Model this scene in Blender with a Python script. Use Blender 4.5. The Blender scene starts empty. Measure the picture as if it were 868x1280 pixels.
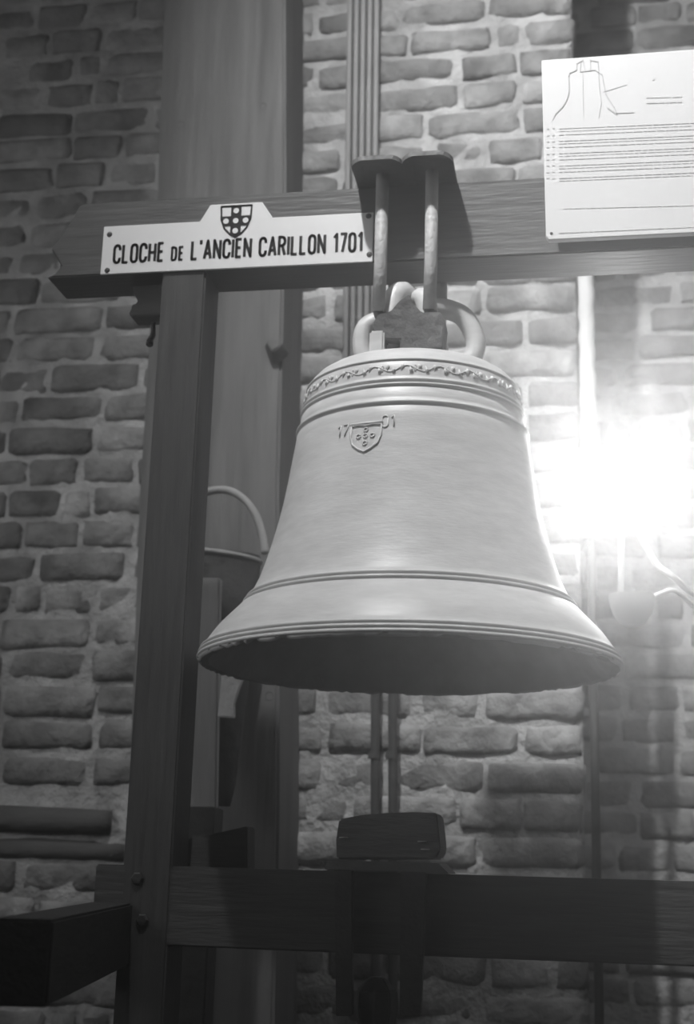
import bpy, bmesh, math, random
from mathutils import Vector, Matrix, noise
random.seed(7)
scene = bpy.context.scene
col = scene.collection
PI = math.pi

# ------------------------------------------------------------------ camera
FPX = 1700.0
YAW, PITCH, ROLL = math.radians(10.0), math.atan(440 / 1700), 0.028
CAM = Vector((0.2435, -1.924, 1.5))
CF = Vector((-math.sin(YAW) * math.cos(PITCH), math.cos(YAW) * math.cos(PITCH), math.sin(PITCH)))
_R0 = Vector((math.cos(YAW), math.sin(YAW), 0))
_U0 = _R0.cross(CF)
CR = _R0 * math.cos(ROLL) + _U0 * math.sin(ROLL)
CU = -_R0 * math.sin(ROLL) + _U0 * math.cos(ROLL)
cd = bpy.data.cameras.new('camera')
cam = bpy.data.objects.new('camera', cd)
col.objects.link(cam)
M = Matrix.Identity(4)
for i in range(3):
    M[i][0], M[i][1], M[i][2], M[i][3] = CR[i], CU[i], -CF[i], CAM[i]
cam.matrix_world = M
cd.sensor_fit = 'VERTICAL'
cd.sensor_height = 36.0
cd.lens = 36.0 * FPX / 1280
cd.clip_start = 0.02
cd.dof.use_dof = True
cd.dof.focus_distance = 1.83
cd.dof.aperture_fstop = 4.5
scene.camera = cam


def at(x, y, Y):
    """point of the plane at depth Y seen at photo position x, y (measuring aid)"""
    v = CF + CR * ((x - 434) / FPX) - CU * ((y - 640) / FPX)
    return CAM + v * ((Y - CAM.y) / v.y)


# ------------------------------------------------------------------ world, lights, exposure
W = bpy.data.worlds.new('world')
scene.world = W
W.use_nodes = True
wn = W.node_tree
wn.nodes['Background'].inputs[0].default_value = (0.5, 0.5, 0.5, 1)
wn.nodes['Background'].inputs[1].default_value = 0.035
GLARE_HAZE_DENSITY = 0.16
GLARE_SPOT_POWER = 20.0
LAMP_POWER = 2.0
KEY_POWER = 420.0
FILL_POWER = 8.5


def add_light(name, kind, loc, power, target=None, **kw):
    l = bpy.data.lights.new(name, kind)
    l.energy = power
    for k, v in kw.items():
        setattr(l, k, v)
    o = bpy.data.objects.new(name, l)
    col.objects.link(o)
    o.location = loc
    if target is not None:
        o.rotation_euler = (Vector(target) - Vector(loc)).to_track_quat('-Z', 'Y').to_euler()
    return o


add_light('ceiling_spotlight', 'SPOT', (-0.30, -0.98, 3.97), KEY_POWER, (0.50, -0.12, 3.11),
          spot_size=math.radians(106), spot_blend=1.0, shadow_soft_size=0.035)
add_light('fill_light', 'AREA', (-1.65, -0.75, 2.45), FILL_POWER, (-0.4, 0.35, 2.0), shape='RECTANGLE', size=0.8, size_y=0.8)  # added fill without a known source, lifts left wall and bell flank

vs = scene.view_settings
vs.view_transform = 'Standard'
vs.look = 'None'
vs.gamma = 1.0
vs.use_curve_mapping = False
vs.exposure = 0.0


# ------------------------------------------------------------------ materials
def new_mat(name):
    m = bpy.data.materials.new(name)
    m.use_nodes = True
    nt = m.node_tree
    return m, nt, nt.nodes['Principled BSDF']


def g(v):
    return (v, v, v, 1)


def mat_noise(name, lo, hi, scale=8.0, rough=0.8, bump=0.0, bscale=60.0, stretch=(1, 1, 1), spec=0.3, metal=0.0,
              detail=6.0, rnd=0.0, bdist=0.01, blotch=0.0):
    m, nt, b = new_mat(name)
    N, L = nt.nodes, nt.links
    tc = N.new('ShaderNodeTexCoord')
    mp = N.new('ShaderNodeMapping')
    mp.inputs['Scale'].default_value = stretch
    L.new(tc.outputs['Object'], mp.inputs['Vector'])
    nz = N.new('ShaderNodeTexNoise')
    nz.inputs['Scale'].default_value = scale
    nz.inputs['Detail'].default_value = detail
    nz.inputs['Roughness'].default_value = 0.6
    L.new(mp.outputs[0], nz.inputs['Vector'])
    vecsrc = mp.outputs[0]
    if rnd:
        oi = N.new('ShaderNodeObjectInfo')
        add = N.new('ShaderNodeVectorMath')
        add.operation = 'ADD'
        sc = N.new('ShaderNodeVectorMath')
        sc.operation = 'SCALE'
        sc.inputs['Scale'].default_value = 37.0
        cmb = N.new('ShaderNodeCombineXYZ')
        for k in range(3):
            L.new(oi.outputs['Random'], cmb.inputs[k])
        L.new(cmb.outputs[0], sc.inputs[0])
        L.new(mp.outputs[0], add.inputs[0])
        L.new(sc.outputs[0], add.inputs[1])
        L.new(add.outputs[0], nz.inputs['Vector'])
        vecsrc = add.outputs[0]
    cr = N.new('ShaderNodeValToRGB')
    cr.color_ramp.elements[0].position = 0.32
    cr.color_ramp.elements[1].position = 0.70
    cr.color_ramp.elements[0].color = g(lo)
    cr.color_ramp.elements[1].color = g(hi)
    L.new(nz.outputs['Fac'], cr.inputs['Fac'])
    out = cr.outputs[0]
    if blotch:
        n2 = N.new('ShaderNodeTexNoise')
        n2.inputs['Scale'].default_value = scale * 0.35
        n2.inputs['Detail'].default_value = 3
        L.new(vecsrc, n2.inputs['Vector'])
        mr = N.new('ShaderNodeMapRange')
        mr.inputs[1].default_value = 0.35
        mr.inputs[2].default_value = 0.65
        mr.inputs[3].default_value = 1 - blotch
        mr.inputs[4].default_value = 1 + blotch
        L.new(n2.outputs['Fac'], mr.inputs[0])
        mu = N.new('ShaderNodeVectorMath')
        mu.operation = 'SCALE'
        L.new(out, mu.inputs[0])
        L.new(mr.outputs[0], mu.inputs['Scale'])
        out = mu.outputs[0]
    if rnd:
        mr = N.new('ShaderNodeMapRange')
        mr.inputs[3].default_value = 1 - rnd
        mr.inputs[4].default_value = 1 + rnd
        L.new(oi.outputs['Random'], mr.inputs[0])
        mu = N.new('ShaderNodeVectorMath')
        mu.operation = 'SCALE'
        L.new(out, mu.inputs[0])
        L.new(mr.outputs[0], mu.inputs['Scale'])
        out = mu.outputs[0]
    L.new(out, b.inputs['Base Color'])
    b.inputs['Roughness'].default_value = rough
    b.inputs['Specular IOR Level'].default_value = spec
    b.inputs['Metallic'].default_value = metal
    if bump:
        nb = N.new('ShaderNodeTexNoise')
        nb.inputs['Scale'].default_value = bscale
        nb.inputs['Detail'].default_value = 5
        L.new(vecsrc, nb.inputs['Vector'])
        bp = N.new('ShaderNodeBump')
        bp.inputs['Strength'].default_value = bump
        bp.inputs['Distance'].default_value = bdist
        L.new(nb.outputs['Fac'], bp.inputs['Height'])
        L.new(bp.outputs[0], b.inputs['Normal'])
    return m


MT = {}
MT['brick'] = mat_noise('brick', 0.20, 0.42, 16, 0.92, 0.8, 45, rnd=0.28, blotch=0.30, bdist=0.012)
MT['mortar'] = mat_noise('mortar', 0.42, 0.62, 22, 0.95, 0.9, 70, blotch=0.25, bdist=0.01)
MT['plaster'] = mat_noise('plaster', 0.25, 0.32, 6, 0.95, 0.4, 40)
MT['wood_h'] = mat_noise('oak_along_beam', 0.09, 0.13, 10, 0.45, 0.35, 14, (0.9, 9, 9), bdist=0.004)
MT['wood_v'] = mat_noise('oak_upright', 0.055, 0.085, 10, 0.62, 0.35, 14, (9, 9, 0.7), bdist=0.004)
MT['wood_y'] = mat_noise('oak_along_depth_shaded', 0.022, 0.04, 10, 0.65, 0.35, 14, (9, 0.9, 9), bdist=0.004)  # foot rail lies outside the spotlight; that shade is put into this colour
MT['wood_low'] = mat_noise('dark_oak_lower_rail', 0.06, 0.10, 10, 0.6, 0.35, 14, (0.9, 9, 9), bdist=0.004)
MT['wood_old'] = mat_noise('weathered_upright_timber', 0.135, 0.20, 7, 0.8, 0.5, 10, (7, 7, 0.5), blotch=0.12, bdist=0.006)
MT['wood_dark'] = mat_noise('dark_block_wood', 0.10, 0.17, 12, 0.6, 0.4, 30, (1, 6, 6), bdist=0.004)
MT['bronze'] = mat_noise('bell_bronze', 0.54, 0.65, 26, 0.42, 0.14, 90, (1, 1, 4), spec=0.5, blotch=0.06, bdist=0.002)
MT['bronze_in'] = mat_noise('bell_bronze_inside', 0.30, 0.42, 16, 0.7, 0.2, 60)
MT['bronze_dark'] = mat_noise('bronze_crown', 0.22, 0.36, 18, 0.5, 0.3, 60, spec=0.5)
MT['iron'] = mat_noise('black_iron', 0.035, 0.06, 20, 0.5, 0.25, 80, spec=0.4)
MT['clamp'] = mat_noise('rusted_iron_clamp', 0.05, 0.11, 40, 0.7, 0.6, 60)
MT['steel'] = mat_noise('bare_steel', 0.36, 0.48, 30, 0.55, 0.3, 120, spec=0.5)
MT['steel_edge'] = mat_noise('steel_plate', 0.10, 0.15, 30, 0.5, 0.2, 120, spec=0.5)
MT['enamel'] = mat_noise('white_enamel', 0.80, 0.86, 5, 0.35, 0.0, spec=0.5)
MT['ink'] = mat_noise('black_enamel', 0.012, 0.02, 5, 0.4, 0.0)
MT['paper'] = mat_noise('white_board', 0.74, 0.78, 3, 0.6, 0.0)
MT['print'] = mat_noise('pale_grey_print', 0.67, 0.71, 30, 0.8, 0.0)
MT['print2'] = mat_noise('grey_drawing_ink', 0.54, 0.62, 30, 0.8, 0.0)
MT['conduit'] = mat_noise('grey_painted_conduit', 0.34, 0.42, 6, 0.5, 0.1, 60, spec=0.4)
MT['pipe_dark'] = mat_noise('dark_pipe', 0.06, 0.10, 12, 0.5, 0.2, 60)
MT['pipe_white'] = mat_noise('white_pipe_lagging', 0.72, 0.84, 10, 0.7, 0.5, 50, bdist=0.006)
MT['pale_wood'] = mat_noise('pale_board', 0.30, 0.38, 10, 0.7, 0.2, 20, (6, 6, 0.7))
MT['leather'] = mat_noise('dark_leather', 0.045, 0.085, 14, 0.6, 0.4, 50)
MT['cloth'] = mat_noise('white_cloth', 0.62, 0.74, 20, 0.9, 0.4, 90)
MT['stone'] = mat_noise('dark_long_stone', 0.09, 0.15, 9, 0.9, 0.6, 40, (0.5, 1, 1), blotch=0.2)
MT['lamp_metal'] = mat_noise('white_lamp_metal', 0.78, 0.86, 8, 0.4, 0.0, spec=0.5)
MT['floor'] = mat_noise('floor_boards', 0.16, 0.24, 5, 0.7, 0.3, 30, (1, 8, 1))


def m_glass():
    m, nt, b = new_mat('lamp_glass')
    b.inputs['Base Color'].default_value = g(0.9)
    b.inputs['Roughness'].default_value = 0.15
    b.inputs['Transmission Weight'].default_value = 0.9
    b.inputs['IOR'].default_value = 1.1
    return m


def m_bulb():
    m, nt, b = new_mat('glowing_bulb')
    N, L = nt.nodes, nt.links
    N.remove(b)
    e = N.new('ShaderNodeEmission')
    e.inputs[1].default_value = 3.0
    t = N.new('ShaderNodeBsdfTransparent')
    a = N.new('ShaderNodeAddShader')
    L.new(e.outputs[0], a.inputs[0])
    L.new(t.outputs[0], a.inputs[1])
    L.new(a.outputs[0], N['Material Output'].inputs['Surface'])
    return m


MT['glass'] = m_glass()
MT['bulb'] = m_bulb()

# ------------------------------------------------------------------ object helpers
WLOC = {}


def tag(o, label=None, cat=None, group=None, kind=None):
    if label: o['label'] = label
    if cat: o['category'] = cat
    if group: o['group'] = group
    if kind: o['kind'] = kind
    return o


def thing(name, loc, label, cat, group=None, kind=None):
    o = bpy.data.objects.new(name, None)
    o.empty_display_size = 0.05
    col.objects.link(o)
    o.location = loc
    WLOC[o] = Vector(loc)
    return tag(o, label, cat, group, kind)


def build(name, vf, mat, parent=None, smooth=False, bevel=0.0, seg=2, origin=None):
    """vf = (verts, faces) in room coordinates -> ONE mesh object"""
    verts, faces = vf
    bm = bmesh.new()
    vs_ = [bm.verts.new(v) for v in verts]
    bm.verts.ensure_lookup_table()
    for f in faces:
        try:
            bm.faces.new([vs_[i] for i in f])
        except ValueError:
            pass
    bmesh.ops.recalc_face_normals(bm, faces=bm.faces)
    if bevel:
        ed = [e for e in bm.edges if len(e.link_faces) == 2 and e.calc_face_angle(0) > 0.5]
        bmesh.ops.bevel(bm, geom=ed, offset=bevel, segments=seg, affect='EDGES', clamp_overlap=True)
    if origin is None:
        mn = Vector([min(v.co[i] for v in bm.verts) for i in range(3)])
        mx = Vector([max(v.co[i] for v in bm.verts) for i in range(3)])
        origin = (mn + mx) / 2
    origin = Vector(origin)
    for v in bm.verts:
        v.co -= origin
    me = bpy.data.meshes.new(name)
    bm.to_mesh(me)
    bm.free()
    me.materials.append(MT[mat] if isinstance(mat, str) else mat)
    if smooth:
        for p in me.polygons:
            p.use_smooth = True
    o = bpy.data.objects.new(name, me)
    col.objects.link(o)
    WLOC[o] = origin
    if parent is not None:
        o.parent = parent
        o.location = origin - WLOC[parent]
    else:
        o.location = origin
    return o


def join(*vfs):
    V, Fc = [], []
    for v, f in vfs:
        n = len(V)
        V += [Vector(p) for p in v]
        Fc += [tuple(i + n for i in q) for q in f]
    return V, Fc


def box(x0, x1, y0, y1, z0, z1):
    v = [Vector((x, y, z)) for z in (z0, z1) for y in (y0, y1) for x in (x0, x1)]
    return v, [(0, 1, 3, 2), (4, 6, 7, 5), (0, 4, 5, 1), (2, 3, 7, 6), (0, 2, 6, 4), (1, 5, 7, 3)]


def hexa(lo, hi):
    """lo, hi: 4 points each, same order"""
    v = [Vector(p) for p in lo] + [Vector(p) for p in hi]
    return v, [(0, 1, 2, 3), (7, 6, 5, 4)] + [(i, (i + 1) % 4, 4 + (i + 1) % 4, 4 + i) for i in range(4)]


def prism_y(pts, y0, y1):
    """polygon of (x, z) pulled from depth y0 to y1"""
    n = len(pts)
    v = [Vector((x, y0, z)) for x, z in pts] + [Vector((x, y1, z)) for x, z in pts]
    return v, [tuple(range(n)), tuple(range(2 * n - 1, n - 1, -1))] + [(i, (i + 1) % n, n + (i + 1) % n, n + i) for i in range(n)]


def tube(pts, r, n=12, cap=True, flat=1.0):
    pts = [Vector(p) for p in pts]
    rr = r if isinstance(r, (list, tuple)) else [r] * len(pts)
    V, Fc = [], []
    t0 = (pts[1] - pts[0]).normalized()
    ref = Vector((0, 0, 1)) if abs(t0.z) < 0.9 else Vector((1, 0, 0))
    u = t0.cross(ref).normalized()
    for i, p in enumerate(pts):
        t = (pts[min(i + 1, len(pts) - 1)] - pts[max(i - 1, 0)]).normalized()
        u = (u - t * u.dot(t)).normalized()
        w = t.cross(u)
        for k in range(n):
            a = 2 * PI * k / n
            V.append(p + (u * math.cos(a) + w * math.sin(a) * flat) * rr[i])
    for i in range(len(pts) - 1):
        for k in range(n):
            a, b = i * n + k, i * n + (k + 1) % n
            Fc.append((a, b, b + n, a + n))
    if cap:
        Fc.append(tuple(range(n - 1, -1, -1)))
        m = (len(pts) - 1) * n
        Fc.append(tuple(range(m, m + n)))
    return V, Fc


def lathe(prof, c, n=48, close=False):
    V, Fc = [], []
    for r, z in prof:
        for k in range(n):
            a = 2 * PI * k / n
            V.append(Vector((c[0] + r * math.cos(a), c[1] + r * math.sin(a), c[2] + z)))
    m = len(prof)
    for i in range(m - 1 if not close else m):
        for k in range(n):
            a, b = i * n + k, i * n + (k + 1) % n
            a2, b2 = ((i + 1) % m) * n + k, ((i + 1) % m) * n + (k + 1) % n
            Fc.append((a, b, b2, a2))
    return V, Fc


def bez(p, n=16):
    p = [Vector(q) for q in p]
    out = []
    for s in range(0, len(p) - 1, 3):
        for i in range(n + (1 if s + 3 >= len(p) - 1 else 0)):
            t = i / n
            out.append(p[s] * (1 - t) ** 3 + p[s + 1] * 3 * t * (1 - t) ** 2 + p[s + 2] * 3 * t * t * (1 - t) + p[s + 3] * t ** 3)
    return out


def spline(pts, n=8):
    """Catmull-Rom through points"""
    P = [Vector(p) for p in pts]
    P = [P[0] * 2 - P[1]] + P + [P[-1] * 2 - P[-2]]
    out = []
    for i in range(1, len(P) - 2):
        for k in range(n):
            t = k / n
            a, b, c, d = P[i - 1], P[i], P[i + 1], P[i + 2]
            out.append(0.5 * ((2 * b) + (c - a) * t + (2 * a - 5 * b + 4 * c - d) * t * t + (3 * b - a - 3 * c + d) * t ** 3))
    out.append(P[-2])
    return out


# ------------------------------------------------------------------ the setting
WY = 0.75            # face of the brick wall
RY = 1.23            # back of the recess on the right
CX = at(727, 640, WY).x
PITCH_Z = 0.0705


def mortar_grid(x0, x1, z0, z1, y, seed, step=0.022, amp=0.006, back=0.25):
    nx, nz_ = int((x1 - x0) / step) + 1, int((z1 - z0) / step) + 1
    V, Fc = [], []
    for j in range(nz_ + 1):
        for i in range(nx + 1):
            x, z = x0 + (x1 - x0) * i / nx, z0 + (z1 - z0) * j / nz_
            d = noise.noise(Vector((x * 16, z * 16, seed))) * amp + noise.noise(Vector((x * 45, z * 45, seed + 9))) * amp * 0.8
            V.append(Vector((x, y + d, z)))
    for j in range(nz_):
        for i in range(nx):
            a = j * (nx + 1) + i
            Fc.append((a, a + 1, a + nx + 2, a + nx + 1))
    n = len(V)
    V += [Vector((x, y + back, z)) for x, z in ((x0, z0), (x1, z0), (x1, z1), (x0, z1))]
    Fc += [(n, n + 3, n + 2, n + 1)]
    bl, br, tr, tl = 0, nx, (nx + 1) * (nz_ + 1) - 1, (nx + 1) * nz_
    Fc.append(tuple([n, n + 1] + list(range(br, bl - 1, -1))))
    Fc.append(tuple([n + 2, n + 3] + [tl + k for k in range(0, nx + 1)]))
    Fc.append(tuple([n + 3, n] + [k * (nx + 1) for k in range(0, nz_ + 1)]))
    Fc.append(tuple([n + 1, n + 2] + [k * (nx + 1) + nx for k in range(nz_, -1, -1)]))
    return V, Fc


def brick_mesh(length, height, seed, nx=4, nz_=3, deep=0.07):
    """one hand-made brick, worn arrises, front at y = 0"""
    V, Fc = [], []
    rn = random.Random(seed)
    for j in range(nz_ + 1):
        for i in range(nx + 1):
            u, v = (0, .1, .5, .9, 1)[i], (0, .2, .8, 1)[j]
            x, z = (u - .5) * length, (v - .5) * height
            eu, ev = min(u, 1 - u), min(v, 1 - v)
            edge = (i in (0, nx)) or (j in (0, nz_))
            y = 0.006 if edge else 0.0
            corner = (i in (0, nx)) and (j in (0, nz_))
            if corner:
                x *= 0.975; z *= 0.93; y += 0.002
            x += rn.uniform(-.003, .003)
            z += rn.uniform(-.0028, .0028)
            y += rn.uniform(-.003, .003)
            V.append((x, y, z))
    for j in range(nz_):
        for i in range(nx):
            a = j * (nx + 1) + i
            Fc.append((a, a + 1, a + nx + 2, a + nx + 1))
    ring = list(range(nx + 1)) + [(nx + 1) * (j + 1) - 1 for j in range(1, nz_ + 1)] + \
        [nz_ * (nx + 1) + i for i in range(nx - 1, -1, -1)] + [j * (nx + 1) for j in range(nz_ - 1, 0, -1)]
    n = len(V)
    for k in ring:
        x, y, z = V[k]
        V.append((x * 1.0, deep, z * 1.0))
    m = len(ring)
    for k in range(m):
        Fc.append((ring[k], n + k, n + (k + 1) % m, ring[(k + 1) % m]))
    return V, Fc


def mesh_from(name, vf, mat, smooth=True):
    me = bpy.data.meshes.new(name)
    me.from_pydata([tuple(v) for v in vf[0]], [], vf[1])
    me.validate()
    me.materials.append(MT[mat])
    for k, p in enumerate(me.polygons):
        p.use_smooth = smooth and k < 12
    return me


STR_L, HEAD_L, BR_H = 0.190, 0.112, 0.0575
VAR = {L: [mesh_from('brick', brick_mesh(L, BR_H, int(L * 1000) + k), 'brick') for k in range(9)] for L in (STR_L, HEAD_L, 0.055)}


def lay_bricks(wall, x0, x1, z0, z1, y, seed, view, skip=None, right_edge=False):
    """courses of headers and stretchers; those inside view() are objects, the rest one mesh"""
    rn = random.Random(seed)
    rest = ([], [])
    nc = int((z1 - z0) / PITCH_Z)
    for c in range(nc):
        z = z0 + (c + .5) * PITCH_Z
        x = x1 - (0.002 if right_edge else rn.uniform(0, 0.1)) + rn.uniform(-.006, .004)
        alt = (c % 2 == 0)
        while x > x0:
            if alt:
                L = HEAD_L if rn.random() < 0.75 else STR_L
            else:
                L = STR_L if rn.random() < 0.75 else HEAD_L
            if rn.random() < 0.07:
                L = 0.055
            if rn.random() < 0.25:
                alt = not alt
            fx = rn.uniform(0.93, 1.06)
            fz = rn.uniform(0.94, 1.07)
            cx = x - L * fx / 2
            x -= L * fx + rn.uniform(0.008, 0.016)
            loc = Vector((cx, y + rn.uniform(-.006, .004), z + rn.uniform(-.003, .003)))
            rot = rn.uniform(-.022, .022)
            if skip and skip(cx, L, z):
                continue
            me = rn.choice(VAR[L])
            if view(cx, z):
                o = bpy.data.objects.new('brick', me)
                col.objects.link(o)
                o.parent = wall
                o.location = loc - WLOC[wall]
                o.rotation_euler = (rn.uniform(-.05, .05), rot, rn.uniform(-.025, .025))
                o.scale = (fx, 1, fz)
            else:
                n = len(rest[0])
                rest[0].extend([Vector((v.co.x * fx, v.co.y, v.co.z * fz)) + loc for v in me.vertices])
                rest[1].extend([tuple(i + n for i in p.vertices) for p in me.polygons])
    if rest[0]:
        o = build('brickwork', rest, 'brick', wall, smooth=True)
        o['kind'] = 'stuff'


def px_of(P):
    v = Vector(P) - CAM
    d = v.dot(CF)
    return 434 + FPX * v.dot(CR) / d, 640 - FPX * v.dot(CU) / d


def in_view(y):
    def f(x, z):
        px, py = px_of((x, y, z))
        return -30 < px < 900 and -25 < py < 1305
    return f


# rear timber post geometry is needed to leave out the bricks hidden behind it
RPY = 0.56
rp_l0, rp_l1 = at(206, 0, RPY), at(144, 1290, RPY)
rp_r0, rp_r1 = at(358, 0, RPY), at(343, 1290, RPY)


def behind_post(cx, L, z):
    t = (rp_l0.z - z) / (rp_l0.z - rp_l1.z)
    a = rp_l0.x + (rp_l1.x - rp_l0.x) * t
    b = rp_r0.x + (rp_r1.x - rp_r0.x) * t
    return cx - L / 2 > a + 0.03 and cx + L / 2 < b - 0.01


Z0, Z1 = 0.86, 3.89
wall_back = build('wall_back', mortar_grid(-1.75, CX - 0.004, 0.0, 4.0, WY + 0.0055, 1.0), 'mortar', smooth=True)
tag(wall_back, 'old brick wall of rough bricks behind the bell', kind='structure')
LONGZ = at(90, 1030, WY).z
lay_bricks(wall_back, -1.72, CX, Z0, Z1, WY, 11, in_view(WY), right_edge=True,
           skip=lambda cx, L, z: behind_post(cx, L, z) or (abs(z - LONGZ) < 0.075 and -1.0 < cx < -0.55))
wall_recess = build('wall_recess', mortar_grid(CX - 0.02, 1.25, 0.0, 4.0, RY + 0.0055, 5.0), 'mortar', smooth=True)
tag(wall_recess, 'shaded brick back wall of the recess right of the brick pier', kind='structure')
lay_bricks(wall_recess, CX, 1.22, Z0, Z1, RY, 23, in_view(RY))
tag(build('wall_reveal', box(CX - 0.26, CX - 0.012, WY + 0.07, RY + 0.05, 0, 4.0), 'plaster'),
    'rendered inner side of the brick recess', kind='structure')
tag(build('wall_right', box(1.22, 1.45, -2.9, RY + 0.2, 0, 4.0), 'plaster'), 'plain side wall right of the recess', kind='structure')
tag(build('floor', box(-1.75, 1.45, -2.9, RY + 0.2, -0.1, 0), 'floor'), 'dark boarded floor under the bell frame', kind='structure')

# long dark stones set in the wall on the left
ls = thing('ledger_stone', at(90, 1050, WY), 'long dark flat stones set into the brick wall low on the left', 'stone')
a0, a1 = at(-75, 1008, WY).x, at(140, 1010, WY).x
zt, zm_ = at(90, 1010, WY).z, at(90, 1046, WY).z
zb = at(90, 1080, WY).z


def slab(x0, x1, z0, z1, y, seed):
    n = 14
    V, Fc = [], []
    for i in range(n + 1):
        x = x0 + (x1 - x0) * i / n
        sag = 0.006 * math.sin(i / n * PI)
        j = noise.noise(Vector((x * 9, seed, 0))) * 0.004
        for yy, zz in ((y + .012, z0 + .004 + j), (y, z0 + 0.012), (y - 0.004, (z0 + z1) / 2), (y, z1 - 0.012 + sag), (y + .012, z1 + sag + j), (y + .08, z1 + sag), (y + .08, z0)):
            V.append(Vector((x, yy, zz)))
    for i in range(n):
        for k in range(7):
            a, b = i * 7 + k, i * 7 + (k + 1) % 7
            Fc.append((a, b, b + 7, a + 7))
    Fc += [tuple(range(7)), tuple(range(n * 7 + 6, n * 7 - 1, -1))]
    return V, Fc


build('stone', slab(a0, a1, zm_ + .004, zt - .004, WY - 0.018, 1), 'stone', ls, smooth=True)
build('stone', slab(a0, a1 + .03, zb + .002, zm_ - .008, WY - 0.004, 2), 'stone', ls, smooth=True)

# ------------------------------------------------------------------ rear timber post
rp = thing('timber_post', ((rp_l1.x + rp_r1.x) / 2, WY - 0.09, 0), 'broad weathered timber post standing against the brick wall', 'post')


def ext(p_top, p_bot, z):
    t = (p_top.z - z) / (p_top.z - p_bot.z)
    return p_top.x + (p_bot.x - p_top.x) * t


rings = []
for z in (0.0, 1.0, 1.6, 2.2, 2.8, 3.4, 4.0):
    xl, xr = ext(rp_l0, rp_l1, z), ext(rp_r0, rp_r1, z)
    w = 0.004 * math.sin(z * 5)
    rings.append([(xl + w, RPY), (xr + w, RPY), (xr + w * .5, WY + 0.01), (xl, WY + 0.01)])
V = [Vector((x, y, z)) for r, z in zip(rings, (0.0, 1.0, 1.6, 2.2, 2.8, 3.4, 4.0)) for x, y in r]
Fc = [(0, 1, 2, 3), (27, 26, 25, 24)]
for i in range(6):
    for k in range(4):
        a, b = i * 4 + k, i * 4 + (k + 1) % 4
        Fc.append((a, b, b + 4, a + 4))
build('post_shaft', (V, Fc), 'wood_old', rp, bevel=0.006, seg=2)
# broken peg
pc = at(346, 441, RPY)
pg = [(-.026, .016), (-.008, .020), (.010, .016), (.027, .004), (.024, -.006), (.008, -.020), (-.004, -.026), (-.014, -.012), (-.022, .004)]
fr = [Vector((pc.x + x * .55, RPY - .03, pc.z + z * .55 + .006)) for x, z in pg]
bk = [Vector((pc.x + x, RPY + .004, pc.z + z)) for x, z in pg]
n = len(pg)
build('wooden_peg', (fr + bk, [tuple(range(n)), tuple(range(2 * n - 1, n - 1, -1))] + [(i, (i + 1) % n, n + (i + 1) % n, n + i) for i in range(n)]),
      'wood_dark', rp, bevel=0.002)
for (kx, ky) in ((329, 133), (226, 156), (337, 870)):
    kp = at(kx, ky, RPY)
    build('knot', lathe([(0.0001, -.0015), (.006, -.0012), (.008, 0.001)], (0, 0, 0), 10), 'wood_dark', rp, smooth=True).location = kp - WLOC[rp]
for o in [o for o in col.objects if o.name.startswith('knot')]:
    o.rotation_euler = (PI / 2, 0, 0)

# ------------------------------------------------------------------ conduits and pipes on the wall
cb = thing('conduit_bundle', at(452, 300, WY - .02), 'bundle of five pale vertical conduits running down the brick wall', 'conduit')
for k in range(5):
    xa, xb = at(437 + k * 8.4, 25, WY - .02).x, at(437 + k * 8.4, 440, WY - .02).x
    build('conduit', tube([(xa, WY - .018, 3.95), (xa, WY - .018, 3.4), (xb, WY - .018, 2.0)], 0.0066, 10), 'conduit', cb, smooth=True)
build('clip', box(at(433, 30, WY).x - .006, at(473, 30, WY).x + .008, WY - .016, WY + .012, 3.60, 3.625), 'conduit', cb, bevel=.002)

for px, lab in ((469, 'left of two thin dark pipes on the wall below the bell'), (491, 'right of two thin dark pipes on the wall below the bell')):
    P0, P1 = at(px, 870, WY - .03), at(px, 1240, WY - .03)
    pp = thing('wall_pipe', (P0.x, WY - .03, 0), lab, 'pipe', 'thin pipes below the bell')
    build('pipe', tube([(P0.x, WY - .028, 2.35), (P0.x, WY - .028, P0.z), (P1.x, WY - .028, P1.z), (P1.x, WY - .028, 0.0)], 0.0088, 12), 'pipe_dark', pp, smooth=True)
    zc = at(px, 950, WY).z
    build('pipe_clip', lathe([(.0088, 0), (.012, 0), (.012, .014), (.0088, .014)], (P0.x, WY - .028, zc), 14, True), 'pipe_dark', pp, smooth=False)

px_ = at(738, 640, WY - .02).x
cp = thing('corner_pipe', (px_, WY - .02, 0), 'vertical pipe at the pier corner, white lagging above and bare below', 'pipe')
zs = at(738, 672, WY - .02).z
Vl = []
build('pipe', tube([(at(744, 1000, WY).x, WY - .01, 0), (at(743, 900, WY).x, WY - .01, zs - .2), (px_ + .003, WY - .012, zs + .05)], 0.0085, 12), 'pipe_dark', cp, smooth=True)
pts = [(px_ + 0.0012 * math.sin(i * 1.7), WY - .012, zs + (at(738, 285, WY).z - zs) * i / 40) for i in range(41)]
build('lagging', tube(pts, [0.0165 + 0.0008 * math.sin(i * 2.3) for i in range(41)], 14), 'pipe_white', cp, smooth=True)

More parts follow.
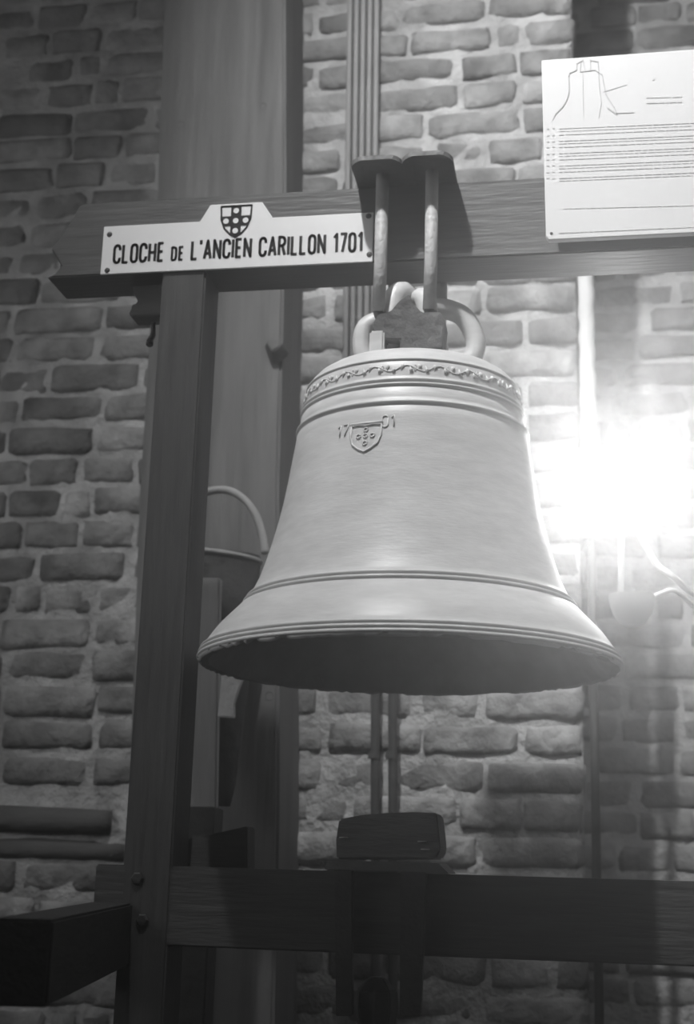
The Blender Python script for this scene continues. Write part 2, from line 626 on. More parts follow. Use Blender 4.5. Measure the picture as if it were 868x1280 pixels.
# ------------------------------------------------------------------ timber bell frame
BF, BB = -0.045, 0.042          # front and back of the top beam
ZB0, ZB1 = 2.385, 2.511
frame = thing('timber_stand', (0.2, 0, 0), 'dark timber frame carrying the bell and the white sign', 'frame')
end = [(102, 256), (97, 260), (88, 277), (76, 296), (63, 310), (70, 321), (76, 332), (68, 342), (57, 353)]
ep = [(at(x, y, BF).x, at(x, y, BF).z) for x, y in end]
ep[0] = (ep[0][0], ZB1)
ep[-1] = (ep[-1][0], ZB0)
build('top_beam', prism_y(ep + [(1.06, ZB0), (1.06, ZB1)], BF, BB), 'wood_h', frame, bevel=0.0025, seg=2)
PX0, PX1 = -0.391, -0.3205
ZL0, ZL1 = 1.385, 1.4905
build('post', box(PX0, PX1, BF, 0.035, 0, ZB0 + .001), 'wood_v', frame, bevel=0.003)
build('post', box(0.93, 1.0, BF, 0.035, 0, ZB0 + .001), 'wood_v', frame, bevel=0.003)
lx = at(118, 1100, BF).x
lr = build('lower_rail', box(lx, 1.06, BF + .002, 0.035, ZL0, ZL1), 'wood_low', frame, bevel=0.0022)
for (bx_, by_) in ((172, 1098), (178, 1150)):
    q = at(bx_, by_, BF)
    build('bolt', lathe([(0.0001, -.008), (.007, -.008), (.009, -.006), (.009, 0.001)], (0, 0, 0), 6), 'iron', frame).location = q - WLOC[frame]
for o in [o for o in col.objects if o.name.startswith('bolt')]:
    o.rotation_euler = (-PI / 2, 0, 0)
# splayed foot rail towards the viewer
P0, P1 = at(140, 1166, -0.02), at(24, 1205, -0.60)
P1.z = P0.z
d = (P1 - P0).normalized()
s = Vector((d.y, -d.x, 0)).normalized() * 0.03
hz = Vector((0, 0, 0.041))
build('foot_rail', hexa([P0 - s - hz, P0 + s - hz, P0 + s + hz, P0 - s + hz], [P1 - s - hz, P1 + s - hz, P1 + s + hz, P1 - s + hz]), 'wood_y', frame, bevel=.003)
# slanting brace behind the lower rail
q = [at(190, 1063, .10), at(319, 1034, .10), at(319, 1150, .10), at(190, 1150, .10)]
build('brace', prism_y([(p.x, p.z) for p in q], 0.05, 0.10), 'wood_low', frame, bevel=.002)
# moulded bracket under the beam end beside the post
cpn = [(195, 366), (179, 368), (177, 376), (180, 384), (184, 390), (183, 394), (177, 396), (176, 403), (173, 405), (175, 410), (195, 410)]
q = [at(x, y, .05) for x, y in cpn]
q = [(p.x, p.z) for p in q]
q[0] = (PX0 + .03, q[0][1]); q[-1] = (PX0 + .03, q[-1][1])
build('moulded_bracket', prism_y(q, 0.0, 0.04), 'wood_dark', frame, bevel=.0015)
hk = at(191, 412, .02)
build('hook', tube(spline([hk + Vector((0, 0, .012)), hk + Vector((.001, 0, -.008)), hk + Vector((-.003, 0, -.018)), hk + Vector((-.002, -.004, -.027))], 5), [.004] * 5 + [.005] * 6 + [.006] * 5, 8), 'iron', frame, smooth=True)

# ------------------------------------------------------------------ the bell
BZ = 1.770
bell = thing('bell', (0, 0, BZ), 'large bronze bell hanging from the top beam', 'bell')
def ring(r0, z0, h, lift, r1):
    """a raised moulding between two grooves"""
    return [(r0 - .0012, z0 - h * .75), (r0 + lift * .6, z0 - h * .5), (r0 + lift, z0 - h * .2), (r0 + lift, z0 + h * .2), (r1 + lift * .6, z0 + h * .5), (r1 - .0012, z0 + h * .75)]


OUT = [(0.2965, 0.000), (0.3012, 0.003)] + ring(.3005, .0075, .0045, .0016, .3000) + ring(.2985, .0140, .0045, .0020, .2975) + ring(.2955, .0205, .0045, .0020, .2940) + \
      [(0.2895, 0.029), (0.2840, 0.037), (0.2755, 0.049), (0.2630, 0.0625), (0.2500, 0.076), (0.2430, 0.0835)] + ring(.2390, .0885, .0045, .0018, .2365) + ring(.2345, .0955, .0045, .0018, .2320) + \
      [(0.2275, 0.105), (0.2190, 0.123), (0.2100, 0.150), (0.2020, 0.178), (0.1945, 0.208), (0.1880, 0.238), (0.1830, 0.268), (0.1785, 0.298), (0.1742, 0.326), (0.1722, 0.3405)] + \
      ring(.1712, .3470, .0050, .0028, .1705) + [(0.1685, 0.356), (0.1668, 0.3695)] + ring(.1660, .3745, .0042, .0024, .1655) + ring(.1648, .3815, .0042, .0024, .1640) + \
      [(0.1628, 0.388), (0.1615, 0.398), (0.1602, 0.409)] + ring(.1595, .4135, .0032, .0012, .1585) + [(0.1545, 0.4225), (0.1470, 0.4310), (0.1360, 0.4385), (0.1150, 0.4460), (0.085, 0.4510), (0.083, 0.459), (0.076, 0.462), (0.0001, 0.463)]
INN = [(0.285, 0.002), (0.272, 0.012), (0.250, 0.045), (0.222, 0.085), (0.198, 0.135), (0.180, 0.20), (0.166, 0.27), (0.156, 0.34), (0.148, 0.40), (0.12, 0.43), (0.0001, 0.435)]


def r_at(z):
    P = [q for q in OUT]
    for (ra, za), (rb, zb_) in zip(P, P[1:]):
        if za <= z <= zb_ and zb_ > za:
            return ra + (rb - ra) * (z - za) / (zb_ - za)
    return 0.17


NB = 240
V, Fc = [], []
for j, (r, z) in enumerate(OUT):
    for k in range(NB):
        a = 2 * PI * k / NB
        rr, zz = r, z
        if j <= 1:      # worn, chipped lip
            ch = noise.noise(Vector((math.cos(a) * 9, math.sin(a) * 9, 3))) * .5 + noise.noise(Vector((math.cos(a) * 26, math.sin(a) * 26, 7))) * .5
            big = math.exp(-(((a + 1.27 + PI) % (2 * PI) - PI) / .045) ** 2)
            ch += 0.10 + noise.noise(Vector((math.cos(a) * 60, math.sin(a) * 60, 1))) * .35
            zz += max(0, ch) * .0085 + big * 0.008
            rr -= max(0, ch) * .002 + big * .004
        V.append(Vector((rr * math.cos(a), rr * math.sin(a), BZ + zz)))
m = len(OUT)
for i in range(m - 1):
    for k in range(NB):
        a, b = i * NB + k, i * NB + (k + 1) % NB
        Fc.append((a, b, b + NB, a + NB))
body = build('bell_body', (V, Fc), 'bronze', bell, smooth=True, origin=(0, 0, BZ))
V2, F2 = lathe(INN, (0, 0, BZ), NB)
rim = [(OUT[0][0] - .004, .0005), (.285, .002)]
V3, F3 = [], []
for k in range(NB):
    V3.append(V[k].copy())
for k in range(NB):
    a = 2 * PI * k / NB
    V3.append(Vector((.285 * math.cos(a), .285 * math.sin(a), BZ + .002)))
F3 = [(k, (k + 1) % NB, NB + (k + 1) % NB, NB + k) for k in range(NB)]
build('bell_inside', join((V2, F2), (V3, F3)), 'bronze_in', bell, smooth=True)


def on_bell(ang, z, lift=0.0):
    """point of the outer face; ang in radians to the right of the front"""
    r = r_at(z) + lift
    return Vector((r * math.sin(ang), -r * math.cos(ang), BZ + z))


# scrolled leaf frieze under the shoulder
fz = []
NL = 22
ZF = .3985
rf = random.Random(3)
for k in range(NL):
    st_ = 2 * PI / NL
    a0_ = st_ * k
    vine = [on_bell(a0_ + st_ * t / 8, ZF + .0046 * math.sin(t / 8 * 2 * PI), .0003) for t in range(9)]
    fz.append(tube(vine, .0011, 6))
    for q in range(4):
        c0 = a0_ + (q * .25 + .1 + rf.uniform(-.04, .04)) * st_
        sgn = 1 if q % 2 == 0 else -1
        ln = rf.uniform(.7, 1.2)
        lf = [on_bell(c0 + t * .013 * ln, ZF + sgn * (-.0040 + .0088 * math.sin(t * 1.3)), .0002) for t in (0, .5, 1, 1.5, 2)]
        fz.append(tube(lf, [.0004, .0022, .0031, .0022, .0003], 6))
    crl = [on_bell(a0_ + (.010 - .0007 * u) * math.cos(u) + .5 * st_, ZF + (.0062 - .0004 * u) * math.sin(u), .0003) for u in [x * .8 for x in range(10)]]
    fz.append(tube(crl, .0009, 5))
build('leaf_frieze', join(*fz), 'bronze', bell, smooth=True)
# small cast shield
SA, SZ = math.asin(-0.058 / .176) + 0.135, 0.322
SA = math.asin((at(460, 545, -.16).x) / .174)
SZ = at(460, 547, -.165).z - BZ
so = [(-.022, .016), (-.010, .017), (0, .015), (.010, .017), (.022, .016), (.022, 0), (.018, -.012), (.008, -.020), (0, -.024), (-.008, -.020), (-.018, -.012), (-.022, 0), (-.022, .016)]
sh = [tube([on_bell(SA + x / .175, SZ + z, .0008) for x, z in so], .0016, 6),
      tube([on_bell(SA - .024 / .175, SZ + .0185, .001), on_bell(SA, SZ + .0185, .001), on_bell(SA + .024 / .175, SZ + .0185, .001)], .0024, 6)]
for k in range(5):
    x, z = ((0, 0), (0, .009), (0, -.011), (-.010, 0), (.010, 0))[k]
    sh.append(tube([on_bell(SA + x / .175 + .003 / .175 * math.cos(u), SZ + z + .003 * math.sin(u), .0006) for u in [i * PI / 4 for i in range(9)]], .0011, 5))
build('cast_shield', join(*sh), 'bronze', bell, smooth=True)

# stroke letters: polylines in a box of width w, height 1
def arc(cx, cy, rx, ry, a0, a1, n=7):
    return [(cx + rx * math.cos(math.radians(a0 + (a1 - a0) * i / n)), cy + ry * math.sin(math.radians(a0 + (a1 - a0) * i / n))) for i in range(n + 1)]


def oval(w):
    r = w / 2
    return arc(r, 1 - r, r, r, 0, 180) + arc(r, r, r, r, 180, 360) + [(w, 1 - r)]


GL = {
    'C': (.42, [[(.42, .72)] + arc(.21, .79, .21, .21, 0, 180) + arc(.21, .21, .21, .21, 180, 360) + [(.42, .28)]]),
    'L': (.36, [[(0, 1), (0, 0), (.36, 0)]]),
    'O': (.42, [oval(.42)]),
    '0': (.40, [oval(.40)]),
    'H': (.42, [[(0, 0), (0, 1)], [(.42, 0), (.42, 1)], [(0, .5), (.42, .5)]]),
    'E': (.34, [[(.34, 1), (0, 1), (0, 0), (.34, 0)], [(0, .52), (.30, .52)]]),
    'D': (.42, [[(0, 0), (0, 1), (.18, 1)] + arc(.18, .76, .24, .24, 90, 0) + arc(.18, .24, .24, .24, 0, -90) + [(0, 0)]]),
    "'": (.05, [[(.03, 1.05), (.03, .82)]]),
    'A': (.46, [[(0, 0), (.23, 1), (.46, 0)], [(.08, .28), (.38, .28)]]),
    'N': (.44, [[(0, 0), (0, 1), (.44, 0), (.44, 1)]]),
    'I': (.0, [[(0, 0), (0, 1)]]),
    'R': (.42, [[(0, 0), (0, 1), (.22, 1)] + arc(.22, .76, .20, .24, 90, -90) + [(0, .52)], [(.22, .52), (.42, 0)]]),
    '1': (.20, [[(0, .80), (.18, 1), (.18, 0)]]),
    '7': (.38, [[(0, 1), (.38, 1), (.14, 0)]]),
}

dh = .017
for word, x0 in (('17', -.044), ('01', .0225)):
    x = x0
    for ch in word:
        w, strokes = GL[ch]
        zoff = .012 if word == '17' else .0195
        dg = []
        for st in strokes:
            dg.append(tube([on_bell(SA + (x + px * dh * 1.2) / .175, SZ + zoff + (py - .5) * dh, .0006) for px, py in st], .0012, 6))
        x += (w * 1.2 + .28) * dh
        build('cast_digit', join(*dg), 'bronze', bell, smooth=True)

# crown of canons
CZ = BZ + .462
build('crown_post', lathe([(.0001, .105), (.026, .102), (.034, .090), (.036, .06), (.038, .02), (.046, 0), (.046, -.01)], (0, 0, CZ), 20), 'iron', bell, smooth=True)


def canon(ang, reach, base, top, r, flat=0.75):
    d = Vector((math.cos(ang), math.sin(ang), 0))
    c = Vector((0, 0, CZ))
    pts = [c + d * base + Vector((0, 0, -.012)), c + d * (base + reach * .32) + Vector((0, 0, .022)), c + d * (base + reach * .30) + Vector((0, 0, .055)),
           c + d * (base + reach * .02) + Vector((0, 0, top * .88)), c + d * .022 + Vector((0, 0, top)), c + Vector((0, 0, top - .008))]
    return tube(spline(pts, 6), [r] * 24 + [r * .95] * 7, 10)


for ang, base, reach, top, r in ((0.15, .068, .075, .098, .0155), (PI + .15, .060, .055, .080, .0145), (-PI / 2 - .55, .045, .035, .112, .0165), (-PI / 2 + .5, .045, .035, .100, .0165),
                                 (PI / 2 - .4, .055, .07, .10, .0165), (PI / 2 + .4, .055, .07, .10, .0165)):
    build('canon', canon(ang, reach, base, top, r), 'bronze', bell, smooth=True)
cl = [(466, 404), (473, 392), (488, 389), (499, 376), (512, 367), (517, 379), (527, 390), (551, 389), (557, 402), (553, 436), (500, 437), (500, 424), (482, 424), (480, 437), (473, 430)]
q = [at(x, y, -.080) for x, y in cl]
q = [(p.x, max(p.z, CZ - .008)) for p in q]
build('crown_clamp', prism_y(q, -.080, -.040), 'clamp', bell, bevel=.002)
build('lug', box(-.055 - .0, -.033, -.085, -.062, CZ - .012, CZ + .026), 'bronze', bell, bevel=.003)

# ------------------------------------------------------------------ hanger plates and rods
def hanger(xc, label, arch):
    t = thing('hanger_strap', (xc, 0, ZB1), label, 'hanger', 'steel hangers over the top beam')
    hw, yl, rc = .0385, .121, .018
    xp = xc - .004
    out = []
    for sx, sy, a0 in ((1, 1, 0), (-1, 1, 90), (-1, -1, 180), (1, -1, 270)):
        for i in range(6):
            a = math.radians(a0 + 90 * i / 5)
            out.append((sx * (hw - rc) + rc * math.cos(a), sy * (yl - rc) + rc * math.sin(a)))
    # grid of the plate so that it can arch
    th = .007
    V, Fc = [], []
    n = len(out)
    for zz in (0, th):
        for x, y in out:
            V.append(Vector((xp + x, y, ZB1 + .001 + zz + arch * (1 - (x / hw) ** 2))))
    Fc = [tuple(range(n)), tuple(range(2 * n - 1, n - 1, -1))] + [(i, (i + 1) % n, n + (i + 1) % n, n + i) for i in range(n)]
    build('plate', (V, Fc), 'steel_edge', t)
    for sy in (-1, 1):
        y = sy * .074
        xb = xc
        r_ = build('rod', tube([(xb, y, ZB1 + .03), (xb, y, ZB0 - .02), (xb - .002, y * .97, ZB0 - .092)], .0098, 14), 'steel', t, smooth=True)
        build('nut', lathe([(.0105, 0), (.017, 0), (.018, .003), (.018, .011), (.016, .014), (.0105, .014)], (xb, y, ZB1 + .009 + arch), 6, True), 'steel_edge', r_)
        build('stirrup', tube(spline([(xb - .002, y * .97, ZB0 - .086), (xb - .002, y * .80, ZB0 - .090), (xb, y * .62, ZB0 - .090), (xb, y * .5, ZB0 - .086)], 5), .0095, 10), 'iron', t, smooth=True)


XA, XBh = at(476, 330, -.074).x, at(539, 330, -.074).x
hanger(XA, 'left steel hanger plate and rods clamped over the top beam', .004)
hanger(XBh, 'right steel hanger plate and rods clamped over the top beam', .007)

# ------------------------------------------------------------------ white name sign
SY = BF - .004
sg = thing('name_sign', at(300, 300, SY), 'white enamel sign reading CLOCHE DE L\'ANCIEN CARILLON 1701 with a shield on its tab', 'sign')
oc = [(131, 285), (250, 277), (263, 257.5), (328, 251), (341, 271.5), (466.5, 263.5), (466.5, 326), (124, 344)]
sp = [(at(x, y, SY).x, at(x, y, SY).z) for x, y in oc]
zb_ = (sp[6][1] + sp[7][1]) / 2
zt_ = (sp[0][1] + sp[1][1] + sp[4][1] + sp[5][1]) / 4
ztab = (sp[2][1] + sp[3][1]) / 2
sx0, sx1 = (sp[0][0] + sp[7][0]) / 2, (sp[5][0] + sp[6][0]) / 2
sp = [(sx0, zt_), (sp[1][0], zt_), (sp[2][0], ztab), (sp[3][0], ztab), (sp[4][0], zt_), (sx1, zt_), (sx1, zb_), (sx0, zb_)]
build('plate', prism_y(sp, SY, BF - .0003), 'enamel', sg, bevel=.0008, seg=1)


def strip(pts, w, y, close=False):
    """flat ribbon along points (x, z) on the plane y, round joints"""
    V, Fc = [], []
    for (xa, za), (xb, zb2) in zip(pts, pts[1:]):
        dx, dz = xb - xa, zb2 - za
        l = math.hypot(dx, dz)
        if l < 1e-7:
            continue
        nx, nz2 = -dz / l * w / 2, dx / l * w / 2
        n = len(V)
        V += [Vector((xa + nx, y, za + nz2)), Vector((xb + nx, y, zb2 + nz2)), Vector((xb - nx, y, zb2 - nz2)), Vector((xa - nx, y, za - nz2))]
        Fc.append((n, n + 1, n + 2, n + 3))
    for (xa, za) in pts[1:-1]:
        n = len(V)
        V += [Vector((xa + w / 2 * math.cos(k * PI / 4), y, za + w / 2 * math.sin(k * PI / 4))) for k in range(8)]
        Fc.append(tuple(range(n, n + 8)))
    return V, Fc


def thick(vf, d):
    """give a flat print a hair of depth"""
    V, Fc = vf
    n = len(V)
    V2 = list(V) + [v + Vector((0, d, 0)) for v in V]
    F2 = list(Fc) + [tuple(i + n for i in reversed(f)) for f in Fc]
    return V2, F2


def words(text, x0, x1, zbase, h, y, stroke, small=()):
    """lay text out between x0 and x1"""
    SPW, GAP = .42, .255
    def hh(i): return .72 if i in small else 1.0
    tot = 0
    for i, ch in enumerate(text):
        tot += SPW if ch == ' ' else (GL[ch][0] * hh(i) + (GAP if i < len(text) - 1 else 0))
    kx = (x1 - x0) / tot
    out = []
    x = x0
    for i, ch in enumerate(text):
        if ch == ' ':
            x += SPW * kx
            continue
        w, strokes = GL[ch]
        for st in strokes:
            out.append(strip([(x + px * hh(i) * kx, zbase + py * hh(i) * h) for px, py in st], stroke * (0.85 if i in small else 1), y))
        x += (w * hh(i) + GAP) * kx
    return join(*out)


ta, tb = at(142, 331, SY), at(452, 312, SY)
capz0 = (ta.z + tb.z) / 2 + .0005
caph = at(296, 302, SY).z - at(296, 324, SY).z
T = "CLOCHE DE L'ANCIEN CARILLON 1701"
build('lettering', thick(words(T, ta.x, tb.x, capz0, caph, SY - .0006, .0043, small=(7, 8)), .0004), 'ink', sg)
# shield emblem: quartered dark and white with a cross of five discs
ec = at(295, 277, SY)
eh = at(295, 258, SY).z - at(295, 297, SY).z
ew = at(314, 268, SY).x - at(276, 268, SY).x
ex, ez = ec.x, ec.z


def shp(u, v):
    return (ex + u * ew / 2, ez + v * eh / 2)


so = [shp(-1, 1), shp(1, 1), shp(.96, .15), shp(.72, -.42), shp(.35, -.80), shp(0, -1), shp(-.35, -.80), shp(-.72, -.42), shp(-.96, .15), shp(-1, 1), shp(1, 1)]
em = [strip(so, .0028, SY - .0006)]


def poly(pts, y):
    return [Vector((x, y, z)) for x, z in pts], [tuple(range(len(pts)))]


em.append(poly([shp(-.34, 1), shp(.34, 1), shp(.34, -.80), shp(0, -1), shp(-.34, -.80)], SY - .0005))
em.append(poly([shp(-.99, .36), shp(.99, .36), shp(.92, -.10), shp(.80, -.28), shp(-.80, -.28), shp(-.92, -.10)], SY - .00055))
emb = build('emblem', thick(join(*em), .0003), 'ink', sg)
ds = []
for u, v in ((0, .68), (0, .04), (0, -.60), (-.64, .04), (.64, .04)):
    cx, cz = shp(u, v)
    ds.append(([Vector((cx + .0046 * math.cos(k * PI / 8), SY - .0012, cz + .0046 * math.sin(k * PI / 8))) for k in range(16)], [tuple(range(16))]))
build('emblem_discs', thick(join(*ds), .0003), 'enamel', emb)
for x, y in ((137, 293), (134, 338), (461, 270), (462, 318)):
    p = at(x, y, SY)
    o = build('screw', lathe([(.0001, .003), (.003, .0026), (.0046, .001), (.0048, -.001)], (0, 0, 0), 10), 'iron', sg, smooth=True)
    o.location = p - WLOC[sg]
    o.rotation_euler = (PI / 2, 0, 0)

# ------------------------------------------------------------------ white information board
IY = -0.088
ib = thing('information_board', at(760, 290, IY), 'white information board with a faint bell drawing and a table of text', 'board')
tl, bl = at(678, 75, IY), at(682, 300, IY)
ix0 = (tl.x + bl.x) / 2
iz1, iz0 = tl.z, bl.z
ix1 = ix0 + .32
IBX = [(ix0 - .002, iz1), (ix1, iz1), (ix1, iz0), (ix0 + .006, iz0), (ix0 + .002, iz0 + .006)]
build('board', prism_y(IBX, IY, IY + .012), 'paper', ib, bevel=.0012, seg=1)
build('spacer', box(ix0 + .03, ix1 - .03, IY + .0122, BF - .0004, ZB0 + .045, ZB1 - .02), 'wood_dark', ib, bevel=.001)


def ip(cx, cy):
    """position from the close-up of the board (868 x 1140 over 198 x 260 photo pixels)"""
    p = at(670 + cx * 198 / 868, 50 + cy * 260 / 1140, IY)
    return (p.x, p.z)


PYo = IY - .0006
dr = [strip([ip(*q) for q in [(225, 165), (188, 182), (181, 200), (182, 290), (170, 330), (150, 365), (110, 405), (92, 438)]], .0016, PYo),
      strip([ip(*q) for q in [(225, 165), (225, 130), (260, 112), (270, 165)]], .0012, PYo),
      strip([ip(*q) for q in [(245, 120), (245, 175), (325, 165), (345, 180), (342, 120), (300, 112), (300, 165)]], .0012, PYo),
      strip([ip(*q) for q in [(345, 180), (365, 190), (372, 235), (385, 300), (430, 370), (447, 408)]], .0011, PYo),
      strip([ip(*q) for q in [(345, 185), (350, 270), (360, 345), (345, 425)]], .0008, PYo),
      strip([ip(*q) for q in [(395, 372), (446, 410)]], .0022, PYo),
      strip([ip(*q) for q in [(440, 402), (540, 398)]], .0009, PYo),
      strip([ip(*q) for q in [(370, 285), (500, 245)]], .0006, PYo),
      strip([ip(*q) for q in [(258, 180), (262, 420)]], .0006, PYo)]
build('bell_drawing', thick(join(*dr), .0004), 'print2', ib)
tx = []
rn = random.Random(4)


def textline(cx0, cx1, cy, slope, w):
    x = cx0
    while x < cx1:
        l = rn.uniform(14, 46)
        tx.append(strip([ip(x, cy + (x - cx0) * slope), ip(min(x + l, cx1), cy + (min(x + l, cx1) - cx0) * slope)], w, PYo))
        x += l + rn.uniform(3, 9)


for i in range(9):
    cy = 486 + i * 34
    textline(128, 900, cy, -.042, .0013)
    if i % 2 == 0:
        textline(128, 860, cy + 15, -.042, .0008)
    for c in (60, 90):
        textline(c, c + 14, cy + rn.uniform(-4, 4), -.04, .002)
for cy in (316, 345):
    textline(606, 800, cy, -.03, .0024)
textline(640, 652, 214, -.05, .004)
textline(128, 900, 1058, -.045, .0015)
textline(150, 900, 925, -.025, .0009)
build('text_lines', thick(join(*tx), .0004), 'print', ib)['kind'] = 'stuff'
pn = ip(86, 1060)
o = build('pin', lathe([(.0001, .002), (.0022, .0012), (.0026, -.001)], (0, 0, 0), 8), 'iron', ib, smooth=True)
o.location = Vector((pn[0], IY, pn[1])) - WLOC[ib]
o.rotation_euler = (PI / 2, 0, 0)

# ------------------------------------------------------------------ hanger of the bell below
hy = -.006
h2 = thing('lower_hanger', (at(485, 1090, BF).x, 0, ZL1), 'dark wooden block on a steel saddle with straps, sitting on the lower rail', 'hanger')
bc = [(421, 1074), (420, 1050), (424, 1024), (450, 1019), (485, 1016), (520, 1015), (546, 1016), (549, 1040), (551, 1063), (545, 1074)]
q = [at(x, y, -.05) for x, y in bc]
zbl = ZL1 + .014
q = [(p.x, max(p.z, zbl)) for p in q]
build('block', prism_y(q, -.05, .04), 'wood_dark', h2, bevel=.0025)
sd = [at(400, 1073, -.06).x, at(548, 1074, -.06).x, at(562, 1091, -.06).x, at(404, 1091, -.06).x]
build('saddle', prism_y([(sd[0], zbl), (sd[1], zbl), (sd[2], ZL1 + .0005), (sd[3] + .004, ZL1 + .0005)], -.062, .05), 'steel_edge', h2, bevel=.0015)
for (xa, xb, xc, xd) in ((418, 440, 440, 420), (500, 533, 526, 500)):
    pts = [at(xa, 1092, -.062), at(xb, 1092, -.062), at(xc, 1270, -.062), at(xd, 1270, -.062)]
    pts[0].z = pts[1].z = ZL1 + .002
    build('strap', prism_y([(p.x, p.z) for p in pts], -.062, BF), 'iron', h2, bevel=.001)
for x, y in ((430, 1047), (528, 1052), (532, 1062)):
    p = at(x, y, -.05)
    o = build('staple', tube([p + Vector((-.006, -.001, 0)), p + Vector((.006, -.001, 0))], .0012, 6), 'steel', h2, smooth=True)
b2z = at(470, 1222, -.05).z - .13
b2x = at(469, 1222, -.04).x
bell2 = thing('lower_bell', (b2x, -.02, b2z - .10), 'dark crown of another bell hung under the lower rail', 'bell')
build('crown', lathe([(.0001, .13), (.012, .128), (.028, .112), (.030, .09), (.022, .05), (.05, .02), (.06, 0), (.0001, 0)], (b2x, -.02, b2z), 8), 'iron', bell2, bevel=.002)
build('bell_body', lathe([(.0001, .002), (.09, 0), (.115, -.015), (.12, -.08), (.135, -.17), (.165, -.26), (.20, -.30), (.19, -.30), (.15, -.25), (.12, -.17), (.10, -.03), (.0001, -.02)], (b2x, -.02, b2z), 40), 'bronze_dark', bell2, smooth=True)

# ------------------------------------------------------------------ things hanging between the post and the bell
KY = 0.40
bx0, bx1 = at(225, 900, KY).x, at(275, 900, KY).x
pb = thing('pale_board', ((bx0 + bx1) / 2, KY, 0), 'narrow pale board standing on end behind the frame post', 'board')
zt = at(262, 722, KY).z
zd = at(262, 1010, KY).z
build('panel', hexa([(bx0, KY, zd), (bx1, KY, zd), (bx1, KY + .02, zd), (bx0, KY + .02, zd)], [(bx0, KY, zt), (bx1 - .014, KY, zt), (bx1 - .014, KY + .02, zt), (bx0, KY + .02, zt)]), 'pale_wood', pb, bevel=.002)
build('plinth', box(bx0 - .01, bx1 + .004, KY - .02, KY + .04, 0, zd), 'iron', pb, bevel=.002)

fb = thing('leather_bucket', at(275, 1005, KY + .09), 'dark tapering leather bucket with a hoop handle hung between post and bell', 'bucket')
FX = at(262, 700, KY + .09).x
zr = at(262, 696, KY + .09).z
zl = at(285, 1008, KY + .09).z
Rr = at(335, 700, KY + .09).x - FX
prof = [(.0001, 0)]
cx_low = at(280, 1000, KY + .09).x
V, Fc = [], []
ns = 24
lev = [(0.0, .012), (.08, .024), (.25, .040), (.45, .058), (.7, .082), (.9, .092), (1.0, .098)]
for t, r in lev:
    cx = cx_low + (FX - cx_low) * t
    for k in range(ns):
        a = 2 * PI * k / ns
        V.append(Vector((cx + r * math.cos(a), KY + .09 + r * .62 * math.sin(a), zl + (zr - zl) * t)))
for i in range(len(lev) - 1):
    for k in range(ns):
        a, b = i * ns + k, i * ns + (k + 1) % ns
        Fc.append((a, b, b + ns, a + ns))
Fc.append(tuple(range(ns)))
build('bucket_body', (V, Fc), 'leather', fb, smooth=True)
rimp = [Vector((FX + .098 * math.cos(a), KY + .09 + .061 * math.sin(a), zr + .010 * (-math.cos(a)))) for a in [2 * PI * k / 32 for k in range(33)]]
build('rim', tube(rimp, .0045, 8), 'pale_wood', fb, smooth=True)
hp = [at(x, y, KY + .055) for x, y in ((212, 690), (222, 652), (240, 624), (262, 614), (285, 613), (305, 624), (320, 644), (328, 668), (332, 692))]
build('handle', tube(spline(hp, 6), .0075, 10), 'pale_wood', fb, smooth=True)
rg = thing('white_rag', at(288, 895, KY + .01), 'small white cloth tag hanging against the dark bucket below the bell rim', 'cloth')
rq = [(277, 838), (309, 838), (300, 860), (293, 880), (294, 898), (272, 896), (275, 870)]
p_ = [at(x, y, KY - .012) for x, y in rq]
build('cloth_strip', prism_y([(p.x, p.z) for p in p_], KY - .014, KY - .006), 'cloth', rg, bevel=.002)

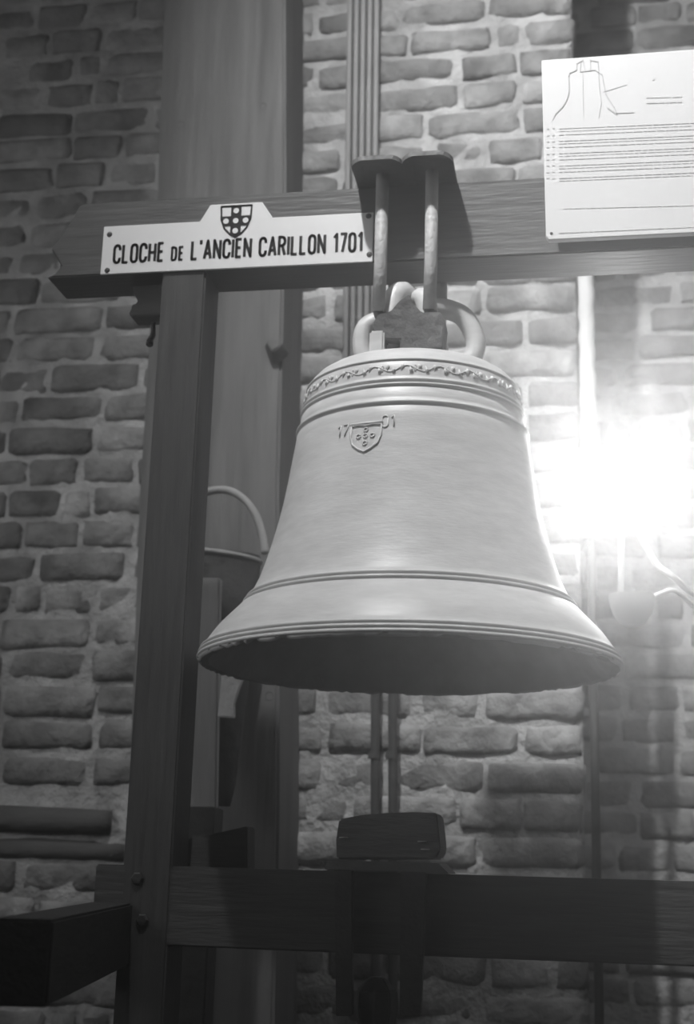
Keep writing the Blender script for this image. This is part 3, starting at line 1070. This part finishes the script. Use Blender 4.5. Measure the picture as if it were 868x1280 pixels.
# ------------------------------------------------------------------ wall lamp with bare bulb (the glare on the right)
LY = 0.45
lc = at(776, 710, LY)
lamp = thing('wall_lamp', (0.56, RY, lc.z), 'bright bare bulb lamp on a white gooseneck arm in the recess', 'lamp')
b0, b1 = at(776, 744, LY), at(778, 650, LY)
build('stem', tube([b0, b0 + (b1 - b0) * .5, b1], .0052, 12), 'lamp_metal', lamp, smooth=True)
sk = build('socket', tube([b1 + Vector((0, 0, -.004)), b1 + Vector((0, 0, .018))], .011, 14), 'lamp_metal', lamp, smooth=True)
lp = b1 + Vector((0, 0, .052))
build('bulb', lathe([(.009, -.036), (.011, -.028), (.019, -.016), (.026, 0), (.024, .012), (.015, .022), (.0001, .026)], lp, 20), 'bulb', sk, smooth=True)
bw = at(790, 748, LY)
bowl = [(.040, .004), (.038, -.012), (.033, -.028), (.024, -.041), (.012, -.049), (.0001, -.052)]
build('reflector_bowl', lathe(bowl + [(r * .95 + .00005, z + .002) for r, z in reversed(bowl)], (bw.x, LY, bw.z), 28), 'lamp_metal', lamp, smooth=True)
mount = Vector((0.56, RY - .02, lc.z - .03))
g1 = [at(784, 657, LY), at(794, 661, LY), at(806, 680, LY), at(822, 706, LY), at(843, 722, LY)]
arm = spline(g1 + [Vector((0.44, LY + .08, lc.z - .03)), Vector((0.53, LY + .30, lc.z - .03)), mount], 7)
build('gooseneck', tube(arm, .0055, 10), 'lamp_metal', lamp, smooth=True)
a2 = [at(777, 745, LY), at(800, 748, LY), at(815, 747, LY), at(826, 742, LY), at(845, 739, LY)]
build('lower_arm', tube(spline(a2 + [Vector((0.45, LY + .1, lc.z - .055)), Vector((0.53, LY + .3, lc.z - .06)), mount + Vector((0, 0, -.03))], 6), .0042, 10), 'lamp_metal', lamp, smooth=True)
build('mount_plate', box(.52, .60, RY - .022, RY + .006, lc.z - .10, lc.z + .04), 'lamp_metal', lamp, bevel=.004)
lo = add_light('lamp_glow', 'POINT', lp, LAMP_POWER, shadow_soft_size=0.02)
lo.parent = lamp
lo.location = lp - WLOC[lamp]
lb = add_light('glare_spot', 'SPOT', lp, GLARE_SPOT_POWER, (0.2, -1.9, 1.80), spot_size=math.radians(58), spot_blend=1.0, shadow_soft_size=0.22)  # added spot aimed at the viewer, brightens the haze into glare
lb.parent = lamp
lb.location = lp - WLOC[lamp]

# ------------------------------------------------------------------ haze added to stand in for lens glare around the lamp
if GLARE_HAZE_DENSITY:
    vsn = wn.nodes.new('ShaderNodeVolumeScatter')
    vsn.inputs['Color'].default_value = (1, 1, 1, 1)
    vsn.inputs['Density'].default_value = GLARE_HAZE_DENSITY
    vsn.inputs['Anisotropy'].default_value = 0.85
    wn.links.new(vsn.outputs[0], wn.nodes['World Output'].inputs['Volume'])
